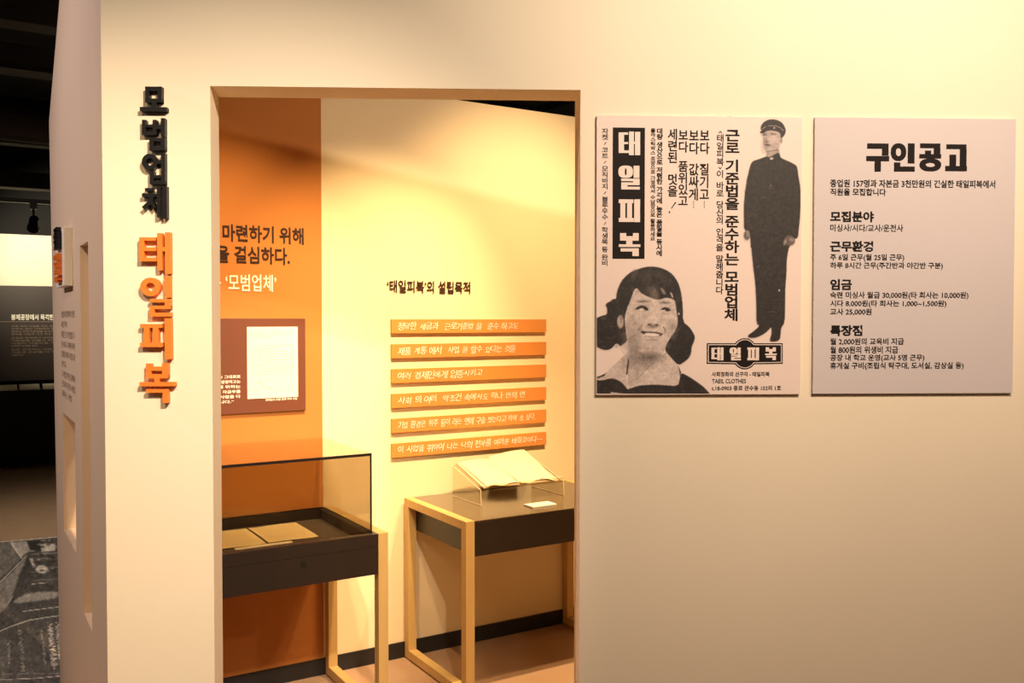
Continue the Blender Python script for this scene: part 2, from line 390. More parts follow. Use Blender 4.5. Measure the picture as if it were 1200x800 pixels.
# left flank wall: faces -d1, from the front corner back past the booth, with two recesses and a cut top corner
V0 = 2.775; V1 = 4.275; W0, W1, WZ0, WZ1 = 3.535, 3.963, .722, 1.186; N0, N1, NZ0, NZ1 = 3.112, 3.325, .565, 1.797
def sidewall():
    bm = bmesh.new(); D = .12
    vs = [V0, N0, N1, W0, W1, V1]; zs = [0, NZ0, WZ0, WZ1, NZ1, 2.41, 2.8]; VT = 4.40
    VE = lambda z: 4.19 + (VT-4.19)*z/2.41
    dep = {(1, 1): .030, (1, 2): .030, (1, 3): .030, (3, 2): D}
    def P(v, d, z): return bm.verts.new((-v, d, z))
    def quad(pts): bm.faces.new([P(*p) for p in pts])
    for i in range(5):
        for j in range(6):
            a, b, c, d = vs[i], vs[i+1], zs[j], zs[j+1]; h = dep.get((i, j), 0)
            if i == 4 and j < 5: quad([(a,0,c),(VE(c),0,c),(VE(d),0,d),(a,0,d)]); continue
            if j == 5 and i == 3: quad([(a,0,c),(b,0,c),(b-.09,0,d),(a,0,d)]); continue
            if i == 4 and j == 5:
                quad([(a,0,c),(VT,0,c),(a-.09,0,d)]); continue
            if h != D: quad([(a,h,c),(b,h,c),(b,h,d),(a,h,d)])        # the slot goes right through
            if h:
                if dep.get((i-1, j), 0) != h: quad([(a,0,c),(a,h,c),(a,h,d),(a,0,d)])
                if dep.get((i+1, j), 0) != h: quad([(b,0,c),(b,h,c),(b,h,d),(b,0,d)])
                if dep.get((i, j-1), 0) != h: quad([(a,0,c),(b,0,c),(b,h,c),(a,h,c)])
                if dep.get((i, j+1), 0) != h: quad([(a,0,d),(b,0,d),(b,h,d),(a,h,d)])
    o = [(V0,0),(VE(0),0),(VT,2.41),(W1-.09,2.8),(V0,2.8)]
    for (a, c), (b, d) in zip(o, o[1:]+o[:1]): quad([(a,0,c),(b,0,d),(b,D,d),(a,D,c)])
    for q in ([(V0,0),(W0,0),(W0,2.8),(V0,2.8)], [(W0,0),(W1,0),(W1,WZ0),(W0,WZ0)], [(W0,WZ1),(W1,WZ1),(W1,2.41),(W1-.09,2.8),(W0,2.8)], [(W1,0),(VE(0),0),(VT,2.41),(W1-.09,2.8),(W1,2.41)]):
        bm.faces.new([P(v, D, z) for v, z in q])
    bmesh.ops.remove_doubles(bm, verts=bm.verts, dist=1e-5); bmesh.ops.recalc_face_normals(bm, faces=bm.faces)
    me = bpy.data.meshes.new('wall_left'); bm.to_mesh(me); bm.free(); return me
sw = link('wall_left', sidewall(), 'side_paint'); sw.location = SW.o; sw.rotation_euler = (0, 0, SW.a); struct(sw)
def room(mb, name, m): o = mb.build(name, m); o.rotation_euler = (0, 0, A); return struct(o)
room(MB().box(.62, 4.4, VB, VB+.1, 0, 2.586), 'wall_back', 'room_paint')  # unseen left end cut short so booth light reaches the flank slot
room(MB().box(4.4, 4.5, 1.2, VB+.1, 0, 2.586), 'wall_right', 'room_paint')
room(MB().box(.62, 1.359, VB-.004, VB-.0005, .072, 2.585), 'trim_1', 'brown_paint')
room(MB().box(.62, 4.4, VB-.010, VB-.0005, 0, .0715), 'baseboard_back', 'baseboard')

# ================================================================== SIGN LETTERS ON THE WALL
def letter(ch, m, label):
    sc, ss = SIGN[ch]; xs, ys = [], []
    for q in ss:
        if q[0] == 'r': xs += [q[1], q[2]]; ys += [q[3], q[4]]
        elif q[0] == 'o': xs += [q[1]-q[3], q[1]+q[3]]; ys += [q[2]-q[4], q[2]+q[4]]
        else: xs += [p[0] for p in q[1]]; ys += [p[1] for p in q[1]]
    X, Z = FW.px(sc[0]+(min(xs)+max(xs))/2/sc[2], sc[1]+max(ys)/sc[2], -.02)
    mb = strokes(MB(), FW, (X, 0, Z), sc, ss, -.02, -.0003, -.02)
    o = mb.build('sign_letter', m, None); o.location = FW.w(X, 0, Z); o.rotation_euler = (0, 0, FW.a)
    tag(o, label, 'letter', 'raised vertical letters left of the opening')
letter('모', 'black_letter', 'topmost raised black letter of the vertical sign, with a square ring over a bar')
letter('범', 'black_letter', 'second raised black letter from the top of the vertical wall sign')
letter('업', 'black_letter', 'third raised black letter, with a round ring, in the vertical wall sign')
letter('체', 'black_letter', 'lowest raised black letter of the vertical sign, just above the orange letters')
letter('태', 'orange_letter', 'topmost raised orange letter of the vertical sign, just under the black letters')
letter('일', 'orange_letter', 'raised orange letter with a round ring in the vertical wall sign')
letter('피', 'orange_letter', 'third raised orange letter with one long stem in the vertical wall sign')
letter('복', 'orange_letter', 'lowest raised orange letter at the bottom of the vertical wall sign')

# ================================================================== POSTERS
def board(name, label, cat, X0, X1, Z0, Z1, m, th=.011):
    t = FW.thing(name, label, cat, (X0+X1)/2, 0, Z0)
    MB().box(X0-(X0+X1)/2, X1-(X0+X1)/2, -th, -.0005, 0, Z1-Z0).build('board', m, t, bevel=.0006)
    return t, ((X0+X1)/2, 0, Z0)
t1, o1 = board('advertising_poster', 'pinkish poster board with a smiling woman and a standing uniformed man', 'poster', .2425, .8385, 1.335, 2.135, 'poster_pink')
yp = -.0115
def fbox(fr, X0, X1, Y0, Y1, y, e=.0003):
    a, zt = fr.px(X0, Y0, y); b, _ = fr.px(X1, Y0, y); _, zb = fr.px(X0, Y1, y); return a, b, y-e, y, zb, zt
def inkbox(name, X0, X1, Y0, Y1, parent, org, y, m='ink', e=.0003):
    a, b, c, d, z0, z1 = fbox(FW, X0, X1, Y0, Y1, y, e)
    return MB().box(a-org[0], b-org[0], c-org[1], d-org[1], z0-org[2], z1-org[2]).build(name, m, parent)
tp = inkbox('title_panel', 718.2, 755.8, 149.3, 303, t1, o1, yp)
mb = MB()
for ch in '태일피복': strokes(mb, FW, o1, *HEAVY[ch], yp-.0009, yp-.0004, yp)
mb.build('title_lettering', 'poster_white', tp)
column(FW, '자켓 / 코트 / 모직바지 / 블루우수 / 학생복 등 완비', 705.8, 712.6, 150, 311.5, 'ink', t1, o1, yp-.0003, .012, .3)
column(FW, '플라스틱박스 포장으로 가정에서 수납장으로 활용하세요', 762.8, 768, 150, 282, 'ink', t1, o1, yp-.0003, .020, .35)
column(FW, '대량 생산으로 저렴한 가격에 높은 품질을 동시에', 770, 776.4, 150, 300, 'ink', t1, o1, yp-.0003, .028, .35)
column(FW, '세련된  멋을 !', 783.2, 793.8, 150.5, 244, 'ink', t1, o1, yp-.0003, .018, .45)
column(FW, '보다  품위있고', 795.6, 806, 151.5, 242, 'ink', t1, o1, yp-.0003, .018, .35)
column(FW, '보다  값싸게…', 808, 818.6, 151.5, 243, 'ink', t1, o1, yp-.0003, .018, .35)
column(FW, '보다  질기고…', 820.6, 831, 151.5, 243, 'ink', t1, o1, yp-.0003, .018, .35)
column(FW, '<태일피복>이 바로 당신의 인격을 말해줍니다', 840.2, 848.2, 152, 344.5, 'ink', t1, o1, yp-.0003, .014, .45)
column(FW, '근로 기준법을 준수하는 모범업체', 851, 866, 151, 376, 'ink', t1, o1, yp-.0003, .026, .4)
line(FW, '사회정화의 선구자 - 태일피복', 834.2, 901.8, 435.5, 441.2, 'ink', t1, o1, yp-.0003, .018)
line(FW, 'TAEIL CLOTHES', 834.5, 874.3, 443.9, 449, 'ink', t1, o1, yp-.0003, .012)
line(FW, 't.18-0903 종로 관수동 152의 1호', 834, 915.5, 451.8, 457.6, 'ink', t1, o1, yp-.0003, .016)
# logo plate: black bar with a round middle, a fine pale line inside its edge
def logo_outline(X0, X1, Y0, Y1, cx, cy, rx, ry, n=14):
    P = []
    k = math.asin(min(1, (cy-Y0)/ry)); 
    P += [(X0, Y0)]
    for i in range(n+1):
        t = math.pi + k + (math.pi-2*k)*i/n; P.append((cx+rx*math.cos(t), cy+ry*math.sin(t)))
    P += [(X1, Y0), (X1, Y1)]
    for i in range(n+1):
        t = k + (math.pi-2*k)*i/n; P.append((cx+rx*math.cos(t), cy+ry*math.sin(t)))
    P += [(X0, Y1)]; return P
for nm, m, g, e in (('logo_plate', 'ink', 0, .0003), ('logo_line', 'poster_white', 1.3, .0006), ('logo_field', 'ink', 2.2, .0009)):
    P = logo_outline(828.3+g, 917.3-g, 402+g, 426+(0)-g, 872.8, 414.3, 15.4-g, 18.2-g)
    Q = [FW.px(x, y, yp) for x, y in P]
    pl_ = MB().prism([(x-o1[0], z-o1[2]) for x, z in Q], yp-e-o1[1], yp).build(nm, m, t1 if g == 0 else lp)
    if g == 0: lp = pl_
mb = MB()
for ch, b in zip('태일피복', ((833.6,847.6,406.8,422), (854.8,868,407,422), (875.6,889.2,407,422), (896.4,910,406.8,421.8))):
    strokes(mb, FW, o1, *HEAVY[ch], yp-.0013, yp-.0010, yp, box=b)
mb.build('logo_lettering', 'poster_white', lp)
# --- the smiling woman
PAPER = (229, 208, 197); DARK = (26, 19, 16)
g = Raster(699.4, 834, 310, 461, .62)
TA = (695, 305, 8.89); TB = (695, 385, 8.571); TC = (735, 350, 13.333)
g.poly([(800,300),(905,330),(935,480),(935,640),(1000,690),(1045,755),(1062,800),(1050,850),(1027,898),(1021,970),(995,1022),(945,1060),(892,1095),(820,1030),(762,965),(747,908),(800,800),(840,600)], .03, .6, TA)
g.poly([(250,330),(240,405),(205,402),(185,425),(150,440),(128,465),(148,500),(145,565),(100,575),(60,590),(20,610),(20,880),(60,915),(124,936),(180,925),(215,895),(235,868),(262,870),(280,898),(320,870),(355,840),(370,740),(400,400)], .03, .6, TA)
g.poly([(330,90),(360,130),(360,225),(355,330),(345,450),(345,610),(440,560),(560,370),(720,245),(718,195),(780,80),(835,0),(835,-120),(700,-300),(350,-300),(330,-60)], .80, .6, TB)
g.poly([(440,285),(395,400),(345,520),(328,600),(335,700),(355,800),(400,930),(700,960),(760,870),(835,765),(872,700),(885,640),(875,560),(860,450),(835,330),(640,250)], .84, .6, TA)
g.poly([(362,222),(300,280),(240,340),(130,445),(40,500),(40,520),(180,495),(280,535),(345,612),(337,470),(358,330)], .84, .6, TB, 0)
g.seg((735,248),(560,388), 1.4, .35, TB); g.seg((560,388),(440,515), 1.1, .42, TB)
g.poly([(740,240),(800,310),(855,375),(882,450),(865,515),(850,580),(700,565),(520,570),(420,585),(340,615),(470,480),(560,385),(650,310)], .86, .6, TB, 0)
g.ell(560, 290, 120, 42, .34, 4, TB, .85); g.ell(480, 330, 130, 60, .52, 6, TB, .7); g.ell(410, 220, 45, 100, .52, 5, TB, .7)
g.poly([(352,290),(362,330),(345,460),(333,460),(340,380)], .15, .6, TB, 0)
g.seg((740,240),(560,380), .7, .55, TB); g.seg((560,380),(440,510), .6, .6, TB)
g.poly([(20,515),(90,520),(180,495),(240,512),(290,540),(325,580),(345,612),(400,590),(480,568),(620,562),(740,568),(852,578),(870,510),(880,440),(960,478),(1060,545),(1130,600),(1200,690),(0,690)], .05, .6, TB)
g.poly([(20,492),(80,470),(135,445),(110,475),(60,494),(20,500)], .08, .5, TB, 0)
g.poly([(855,370),(885,440),(872,470),(862,400)], .1, .4, TB, 0)
g.poly([(178,636),(350,655),(350,670),(172,662)], .85, .4, TB, 0)
# hair cap with bangs
g.poly([(248,400),(246,330),(290,220),(370,135),(450,97),(550,66),(650,64),(750,92),(830,145),(885,225),(915,320),(930,420),(935,560),(925,640),(900,640),(878,560),(865,450),(850,415),(820,400),(765,385),(700,408),(645,408),(580,380),(510,348),(480,315),(455,285),(425,310),(395,400),(365,470),(335,530),(325,580),(255,575)], .04, .6, TA)
g.ell(430, 150, 32, 50, .30, 2, TA, .6, .4); g.ell(560, 180, 90, 60, .16, 4, TA, .6); g.ell(625, 310, 55, 50, .30, 3, TA, .7); g.ell(740, 190, 70, 60, .2, 4, TA, .5)
g.poly([(695,275),(730,290),(765,345),(745,362),(715,330)], .62, .5, TA, 1, .7); g.poly([(800,320),(828,350),(840,398),(815,380)], .78, .5, TA, 1, .9)
g.ell(285, 640, 34, 68, .78, .8, TA); g.ell(295, 615, 18, 34, .45, 1.5, TA, .7); g.ell(893, 556, 9, 12, .85, .5, TA); g.ell(105, 605, 22, 14, .4, 1, TA, .6)
g.ell(245, 890, 18, 14, .6, .8, TA, .8)
# face
g.ell(70, 580, 130, 200, .56, 9, TC, .6); g.ell(705, 470, 66, 110, .54, 6, TC, .6); g.ell(300, 730, 260, 60, .62, 6, TC, .5); g.ell(250, 120, 140, 40, .74, 3, TC, .6); g.ell(590, 130, 110, 40, .74, 3, TC, .6)
g.ell(430, 60, 60, 120, .92, 6, TC, .5); g.ell(430, 280, 50, 90, .94, 5, TC, .5); g.ell(390, 690, 130, 50, .90, 5, TC, .5)
g.ell(248, 42, 80, 17, .32, 1, TC, .85); g.ell(590, 62, 68, 18, .34, 1, TC, .85)
g.poly([(115,170),(160,124),(225,100),(288,116),(332,158),(328,186),(285,176),(235,146),(170,164)], .08, .45, TC, 0); g.ell(292, 158, 30, 22, .05, .5, TC); g.ell(225, 164, 28, 14, .95, .5, TC, .8)
g.seg((190,188),(300,196), .5, .6, TC, .8)
g.poly([(524,170),(558,140),(600,132),(648,141),(686,184),(652,186),(600,168),(558,173)], .08, .45, TC, 0); g.ell(630, 174, 34, 24, .05, .5, TC); g.ell(568, 186, 22, 12, .95, .5, TC, .8)
g.seg((550,230),(640,236), .5, .6, TC, .8)
g.ell(400, 425, 82, 28, .48, 2, TC, .8); g.ell(347, 402, 22, 15, .18, .8, TC); g.ell(460, 412, 23, 14, .18, .8, TC); g.seg((375,440),(440,440), .8, .45, TC)
g.seg((235,400),(195,450), 1.2, .58, TC); g.ell(188, 478, 24, 20, .45, 1.2, TC); g.seg((565,440),(598,490), 1.3, .42, TC); g.seg((598,490),(585,540), 1., .5, TC)
g.poly([(208,500),(235,498),(300,512),(400,512),(470,520),(545,540),(560,550),(535,575),(500,588),(490,556),(400,536),(310,530),(270,545),(275,562),(235,548)], .14, .5, TC, 1)
g.ell(385, 562, 112, 24, .97, .8, TC)
for k in range(6): g.seg((305+k*32, 545), (303+k*32, 580), .25, .75, TC, .6)
g.seg((270,590),(490,596), .8, .66, TC); g.ell(385, 640, 80, 12, .62, 1.2, TC, .8)
g.noise((.045, .03, .03), (1.2, 2.6, 6))
def pos1(fr, org, y):
    def f(X, Y): x, z = fr.px(X, Y, y); return (x-org[0], y-org[1], z-org[2])
    return f
g.mesh('woman_portrait', pos1(FW, o1, yp-.0002), tone(PAPER, DARK), 'print', t1, .08)
# --- the standing man
h = Raster(868, 938.2, 138, 400.5, .62)
D_ = (865, 130, 10); E_ = (865, 200, 8); G_ = (865, 290, 7.27)
h.poly([(325,450),(330,560),(500,560),(480,450)], .66, .5, D_, 0)
body = [(865+x/10, 130+y/10) for x, y in ((335,530),(270,556),(190,580),(160,600),(138,650),(118,740),(102,800))]
body += [(865+x/8, 200+y/8) for x, y in ((78,110),(62,220),(52,330),(54,450),(54,560),(108,565),(118,650),(128,780))]
body += [(865+x/7.27, 290+y/7.27) for x, y in ((118,60),(128,170),(142,270),(150,380),(155,500),(155,652),(185,665),(130,715),(85,745),(82,765),(120,772),(170,762),(230,730),(275,685),(282,680),(286,730),(268,790),(280,802),(330,800),(358,778),(362,740),(365,685),(397,640),(400,500),(402,330),(412,230),(414,100),(432,0))]
body += [(865+x/8, 200+y/8) for x, y in ((480,720),(520,640),(560,632),(568,560),(580,440),(586,330),(588,200),(578,120),(560,20))]
body += [(865+x/10, 130+y/10) for x, y in ((708,760),(695,670),(680,635),(600,592),(540,568),(495,545),(480,488),(440,500),(385,535),(350,540))]
h.poly(body, .05, .5, k=1)
h.poly([(283,255),(288,330),(300,420),(325,470),(370,488),(425,478),(465,450),(490,400),(500,300),(480,240),(370,225)], .74, .5, D_)
h.ell(505, 345, 14, 36, .62, .5, D_)
h.poly([(262,215),(268,170),(300,130),(350,103),(400,96),(460,105),(515,135),(550,190),(560,235),(545,280),(515,318),(498,318),(494,262),(460,240),(400,228),(340,232),(300,262),(265,265),(256,248),(278,222)], .05, .5, D_)
for a, b in (((282,212),(325,180)), ((360,172),(430,172)), ((430,172),(500,196)), ((500,205),(535,230))): h.seg(a, b, .55, .75, D_)
h.ell(423, 198, 11, 10, .7, .4, D_); h.ell(310, 280, 28, 10, .32, .8, D_); h.ell(410, 276, 28, 9, .35, .8, D_)
h.seg((352,270),(332,350), .7, .55, D_); h.ell(342, 358, 24, 10, .36, .8, D_); h.ell(345, 402, 34, 16, .42, .9, D_); h.ell(350, 388, 12, 6, .3, .6, D_)
h.ell(310, 400, 26, 60, .55, 3, D_, .7); h.ell(440, 420, 40, 50, .62, 3, D_, .6); h.seg((330,478),(470,455), .7, .3, D_); h.ell(400, 330, 40, 30, .88, 2.5, D_, .6)
h.poly([(372,545),(412,545),(410,568),(374,568)], .85, .4, D_, 0); h.seg((300,30),(306,330), .4, .16, E_, .7); h.seg((60,180),(110,560), .5, .14, E_, .6); h.seg((540,180),(520,600), .5, .14, E_, .6); h.ell(307, 138, 5, 5, .7, .4, E_); h.ell(238, 250, 18, 4, .3, .6, E_); h.ell(300, 160, 20, 20, .16, 1, E_)
h.ell(82, 606, 30, 44, .34, .8, E_); h.ell(90, 590, 14, 26, .62, .8, E_, .8); h.ell(482, 655, 52, 48, .32, .8, E_); h.ell(505, 645, 26, 20, .6, 1, E_, .8); h.ell(440, 672, 14, 30, .6, .8, E_, .8, .4); h.seg((462,650),(448,700), .4, .12, E_)
h.poly([(110,560),(140,560),(150,720),(118,720)], .05, .5, E_, 0)
h.ell(350, 364, 7, 9, .9, .4, G_); h.seg((255,545),(340,548), .5, .3, G_, .8); h.ell(170, 162, 10, 4, .35, .5, G_)
h.ell(415, 300, 55, 40, .80, 4, D_, .4); h.ell(322, 330, 16, 60, .5, 2, D_, .5); h.seg((345,300),(350,350), .8, .9, D_, .6)
h.seg((295,268),(335,266), .8, .3, D_); h.seg((385,262),(440,268), .8, .3, D_); h.seg((318,392),(372,398), .8, .22, D_)
h.noise((.035, .025), (1.2, 3))
h.mesh('man_portrait', pos1(FW, o1, yp-.0002), tone(PAPER, DARK), 'print', t1, .08)

# --- the grey notice
t2, o2 = board('notice_board', 'plain grey notice board with a big black heading and lines of text', 'sign', .8755, 1.4715, 1.336, 2.136, 'poster_grey')
mb = MB()
for ch in '구인공고': strokes(mb, FW, o2, (940, 130, 4.615), HEAD[ch], yp-.0008, yp, yp)
mb.build('heading', 'ink', t2)
def nl(s, X0, X1, Y0, Y1, wt): line(FW, s, X0, X1, Y0, Y1, 'ink', t2, o2, yp-.0003, wt+.006)
nl('종업원 157명과 자본금 3천만원의 건실한 태일피복에서', 973, 1166.5, 210, 219.2, .016)
nl('직원을 모집합니다', 973, 1038.4, 220.4, 229, .016)
nl('모집분야', 973, 1024.2, 247.3, 260, .030)
nl('미싱사/시다/교사/운전사', 973, 1058.6, 262.6, 271.2, .008)
nl('근무환경', 973, 1023.4, 282.2, 294.8, .030)
nl('주 6일 근무(월 25일 근무)', 973, 1059.8, 297.3, 306.2, .012)
nl('하루 8시간 근무(주간반과 야간반 구분)', 973, 1105, 307, 315.6, .012)
nl('임금', 973, 998.4, 326.8, 339.6, .030)
nl('숙련 미싱사 월급 30,000원(타 회사는 10,000원)', 973, 1135, 341.6, 350.6, .012)
nl('시다 8,000원(타 회사는 1,000~1,500원)', 973, 1109.2, 351.6, 360.2, .012)
nl('교사 25,000원', 973, 1021.4, 361.2, 369.4, .012)
nl('특장점', 973, 1010.6, 380.8, 393.6, .030)
nl('월 2,000원의 교육비 지급', 973, 1059.4, 396, 404.4, .012)
nl('월 800원의 위생비 지급', 973, 1052.6, 405.6, 414, .012)
nl('공장 내 학교 운영(교사 5명 근무)', 973, 1083.4, 415.2, 423.8, .012)
nl('휴게실 구비(조립식 탁구대, 도서실, 감상실 등)', 973, 1129.4, 424.4, 433.4, .012)

# ================================================================== BOOTH WALL
def wall_line(s, X0, X1, Y0, Y1, m, label, wt, thick, hidden=''):
    y = VB - .0045
    xa, zt = RM.px(X0, Y0, y); xb, _ = RM.px(X1, Y0, y); _, zb = RM.px(X0, Y1, y)
    _, z2 = RM.px((X0+X1)/2, (Y0+Y1)/2, y)
    hh = (zt-zb)
    org = ((xa+xb)/2, VB-.0045, z2-hh/2); t = RM.w(*org)
    V, Fs = glyphs(s, wt); V = fit(V, xa, xb, z2-hh/2, z2+hh/2)
    o = flat('wall_lettering', V, Fs, y, m, None, org, thick); o.location = t; o.rotation_euler = (0, 0, A)
    return tag(o, label, 'lettering')
wall_line('마련하기 위해', 260.5, 355.6, 264.4, 284.5, 'brown_ink', 'upper line of dark raised lettering on the brown booth wall', .022, .002)
wall_line('을 결심하다.', 253, 339.5, 288.6, 309, 'brown_ink', 'second line of dark raised lettering on the brown booth wall, ending in a full stop', .022, .002)
wall_line("구 ‘모범업체’", 246, 323.5, 321, 341.5, 'white_ink', 'white raised lettering in quotation marks on the brown booth wall', .010, .002)
wall_line("‘태일피복’의 설립목적", 453.5, 551, 328.6, 343.6, 'brown_ink', 'dark brown lettering on the cream wall above the orange strips', .014, .001)
# brown panel with a pale sheet
PX0, PX1, PZ0, PZ1 = .62, 1.280, 1.164, 1.557
pt = RM.thing('wall_panel', 'dark brown text panel on the booth wall with a pale typed sheet', 'panel', (PX0+PX1)/2, VB-.0045, PZ0)
po = ((PX0+PX1)/2, VB-.0045, PZ0)
MB().box(PX0-po[0], PX1-po[0], -.012, 0, 0, PZ1-PZ0).build('board', 'panel_brown', pt, bevel=.0008)
yq = VB-.0168
sh = MB().box(1.031-po[0], 1.246-po[0], -.0135, -.0121, 1.223-po[2], 1.522-po[2]).build('printed_sheet', 'paper', pt)
mbs = bmesh.new(); bmx = MB()
for i in range(22):
    z = 1.50 - i*.0118
    if i in (3, 4): continue
    x = 1.045
    end = 1.232 if i not in (2, 6, 17) else 1.14
    while x < end:
        wv = random.uniform(.004, .013)
        if random.random() < (.8 if i < 16 else .25): bmx.box(x-po[0], x+wv-po[0], -.0138, -.0136, z-po[2], z+.0030-po[2])
        x += wv + .003
bmx.build('typed_lines', 'grey_ink', sh)['kind'] = 'stuff'
for i, s in enumerate(('기업 1-1 그대로로', '사업을 경영하고는', '사회에 위하는', '이에서 자금부를', '한 이 사람을 다', '원합니다.”')):
    y0 = 440.3 + i*5.9
    line(RM, s, 243, 281.8 if i < 5 else 274, y0, y0+3.9, 'white_ink', pt, po, yq, .02)
line(RM, '전태일의 모범 업체 구비 사업', 311, 348, 467.2, 469.8, 'white_ink', pt, po, yq, .02)
# six orange strips with handwriting
SL = ['정당한 세금과  근로기준법 을  준수 하고도', '제품 계통 에서  사업 을 할수 있다는 것을', '여러 경제인에게 입증시키고',
      '사회 의 여러  악조건 속에서도 하나 만의 면', '기업 환경은 위주 등이 라는 면에 구슬 벗는다고 하여 소 싶다.', '이 사업을 위하여 나는 나의 전부를 여러분 바칠것이다—']
XE = [607, 604, 565, 615, 627, 636]
NTH = ['topmost of the six', 'second from the top of the six', 'third from the top of the six', 'fourth from the top of the six', 'second from the bottom of the six', 'lowest of the six']
for i in range(6):
    z1 = 1.554 - .1130*i; z0 = z1 - .064; y1 = VB-.0006; y0 = y1-.014
    u0, u1 = 1.683, 2.524
    t = RM.thing('wall_strip', 'orange wall strip with white handwriting, ' + NTH[i], 'wall strip', (u0+u1)/2, y1, z0, 'orange handwritten strips on the booth wall')
    org = ((u0+u1)/2, y1, z0)
    sp = MB().box(u0-org[0], u1-org[0], y0-y1, 0, 0, z1-z0).build('strip', 'orange_slat', t, bevel=.0008)
    V, Fs = glyphs(SL[i], -.004, .15, jitter=.07)
    xa, _ = RM.px(466, 380, y0); xb, _ = RM.px(XE[i], 380, y0)
    flat('handwriting', fit(V, xa, xb, z0+.012, z1-.011), Fs, y0-.0004, 'white_ink', sp, org, .0012)

# ================================================================== FURNITURE
def frame_end(t, org, u0, u1, va, vb, h, sec=.04):
    """a closed timber end frame: two legs, a top rail and a floor rail"""
    for v in (va, vb-sec): MB().box(u0-org[0], u1-org[0], v-org[1], v+sec-org[1], .008, h).build('leg', 'maple', t, bevel=.0012)
    MB().box(u0-org[0], u1-org[0], va+sec-org[1], vb-sec-org[1], h-.036, h-.0005).build('top_rail', 'maple', t, bevel=.0012)
    MB().box(u0-org[0], u1-org[0], va+sec-org[1], vb-sec-org[1], .008, .046).build('floor_rail', 'maple', t, bevel=.0012)
    for v in (va+.05, vb-.07): MB().tube(((u0+u1)/2-org[0], v-org[1], 0), ((u0+u1)/2-org[0], v-org[1], .0085), .012).build('foot', 'black_trim', t)
HT = .738; VA, VZ = 3.18, 3.765
# table
tu0, tu1 = 1.742, 2.664; og = ((tu0+tu1)/2, (VA+VZ)/2, 0)
tb = RM.thing('display_table', 'dark-topped display table on pale timber end frames, carrying a book stand', 'table', *og)
frame_end(tb, og, tu0, tu0+.040, VA, VZ, HT); frame_end(tb, og, tu1-.040, tu1, VA, VZ, HT)
MB().box(tu0+.0405-og[0], tu1-.0405-og[0], VA+.001-og[1], VZ-og[1], .592, .730).build('apron', 'dark_laminate', tb, bevel=.001)
MB().box(tu0+.0405-og[0], tu1-.0405-og[0], VA-og[1], VZ-og[1], .7302, .7365).build('tabletop', 'dark_gloss', tb, bevel=.0008)
# glass case
cu0, cu1 = .505, 1.403; oc = ((cu0+cu1)/2, (VA+VZ)/2, 0)
cs = RM.thing('display_case', 'glass-topped display case with dark base on pale timber legs', 'display case', *oc)
frame_end(cs, oc, cu0, cu0+.040, VA, VZ, HT); frame_end(cs, oc, cu1-.040, cu1, VA, VZ, HT)
a0, a1 = cu0+.0405-oc[0], cu1-.0405-oc[0]; b0, b1 = VA-oc[1], VZ-oc[1]
rw = .034
bc = MB().box(a0, a1, b0, b1, .584, .6885).build('base_cabinet', 'dark_laminate', cs, bevel=.001)
MB().box(a0+rw, a1-rw, b0+rw, b1-rw, .6888, .697).build('tray', 'tray_felt', cs)
rim = MB()
for q in ((a0, a1, b0, b0+rw), (a0, a1, b1-rw, b1), (a0, a0+rw, b0+rw, b1-rw), (a1-rw, a1, b0+rw, b1-rw)): rim.box(*q, .6898, .7375)
rim.build('rim', 'dark_laminate', cs, bevel=.001)
lk = MB().tube((1.069-oc[0], b0-.003, .665), (1.069-oc[0], b0+.01, .665), .0108, 16).build('lock', 'black_trim', bc)
G0, G1, H0, H1, GZ0, GZ1 = cu0+.058-oc[0], 1.347-oc[0], 3.206-oc[1], 3.742-oc[1], .7377, 1.044; gt = .006
fp = MB().box(G0, G1, H0, H0+gt, GZ0, GZ1-gt).build('front_pane', 'front_glass', cs)
MB().box(G0, G1, H1-gt, H1, GZ0, GZ1-gt).build('back_pane', 'clear_glass', cs)
MB().box(G0, G0+gt, H0+gt, H1-gt, GZ0, GZ1-gt).build('side_pane', 'clear_glass', cs)
MB().box(G1-gt, G1, H0+gt, H1-gt, GZ0, GZ1-gt).build('side_pane', 'clear_glass', cs)
MB().box(G0, G1, H0, H1, GZ1-gt, GZ1).build('top_pane', 'clear_glass', cs)
ed = MB(); e = .0105
ed.box(G0, G1, H0-.0012, H0-.0002, GZ1-e, GZ1); ed.box(G1-.007, G1, H0-.0012, H0-.0002, GZ0, GZ1-e); ed.box(G0, G0+.007, H0-.0012, H0-.0002, GZ0, GZ1-e)
ed.box(G1+.0002, G1+.001, H0, H0+.006, GZ0, GZ1)
ed.build('black_edging', 'black_trim', fp)
gk = MB(); gk.box(G0, G1, H1+.0002, H1+.002, GZ0, GZ0+.006); gk.box(G1+.0005, G1+.002, H0, H1, GZ0, GZ0+.006); gk.box(G1-.012, G1-.007, H0+.02, H1-.012, GZ0, GZ0+.004)
gk.build('seal_strip', 'black_trim', cs)
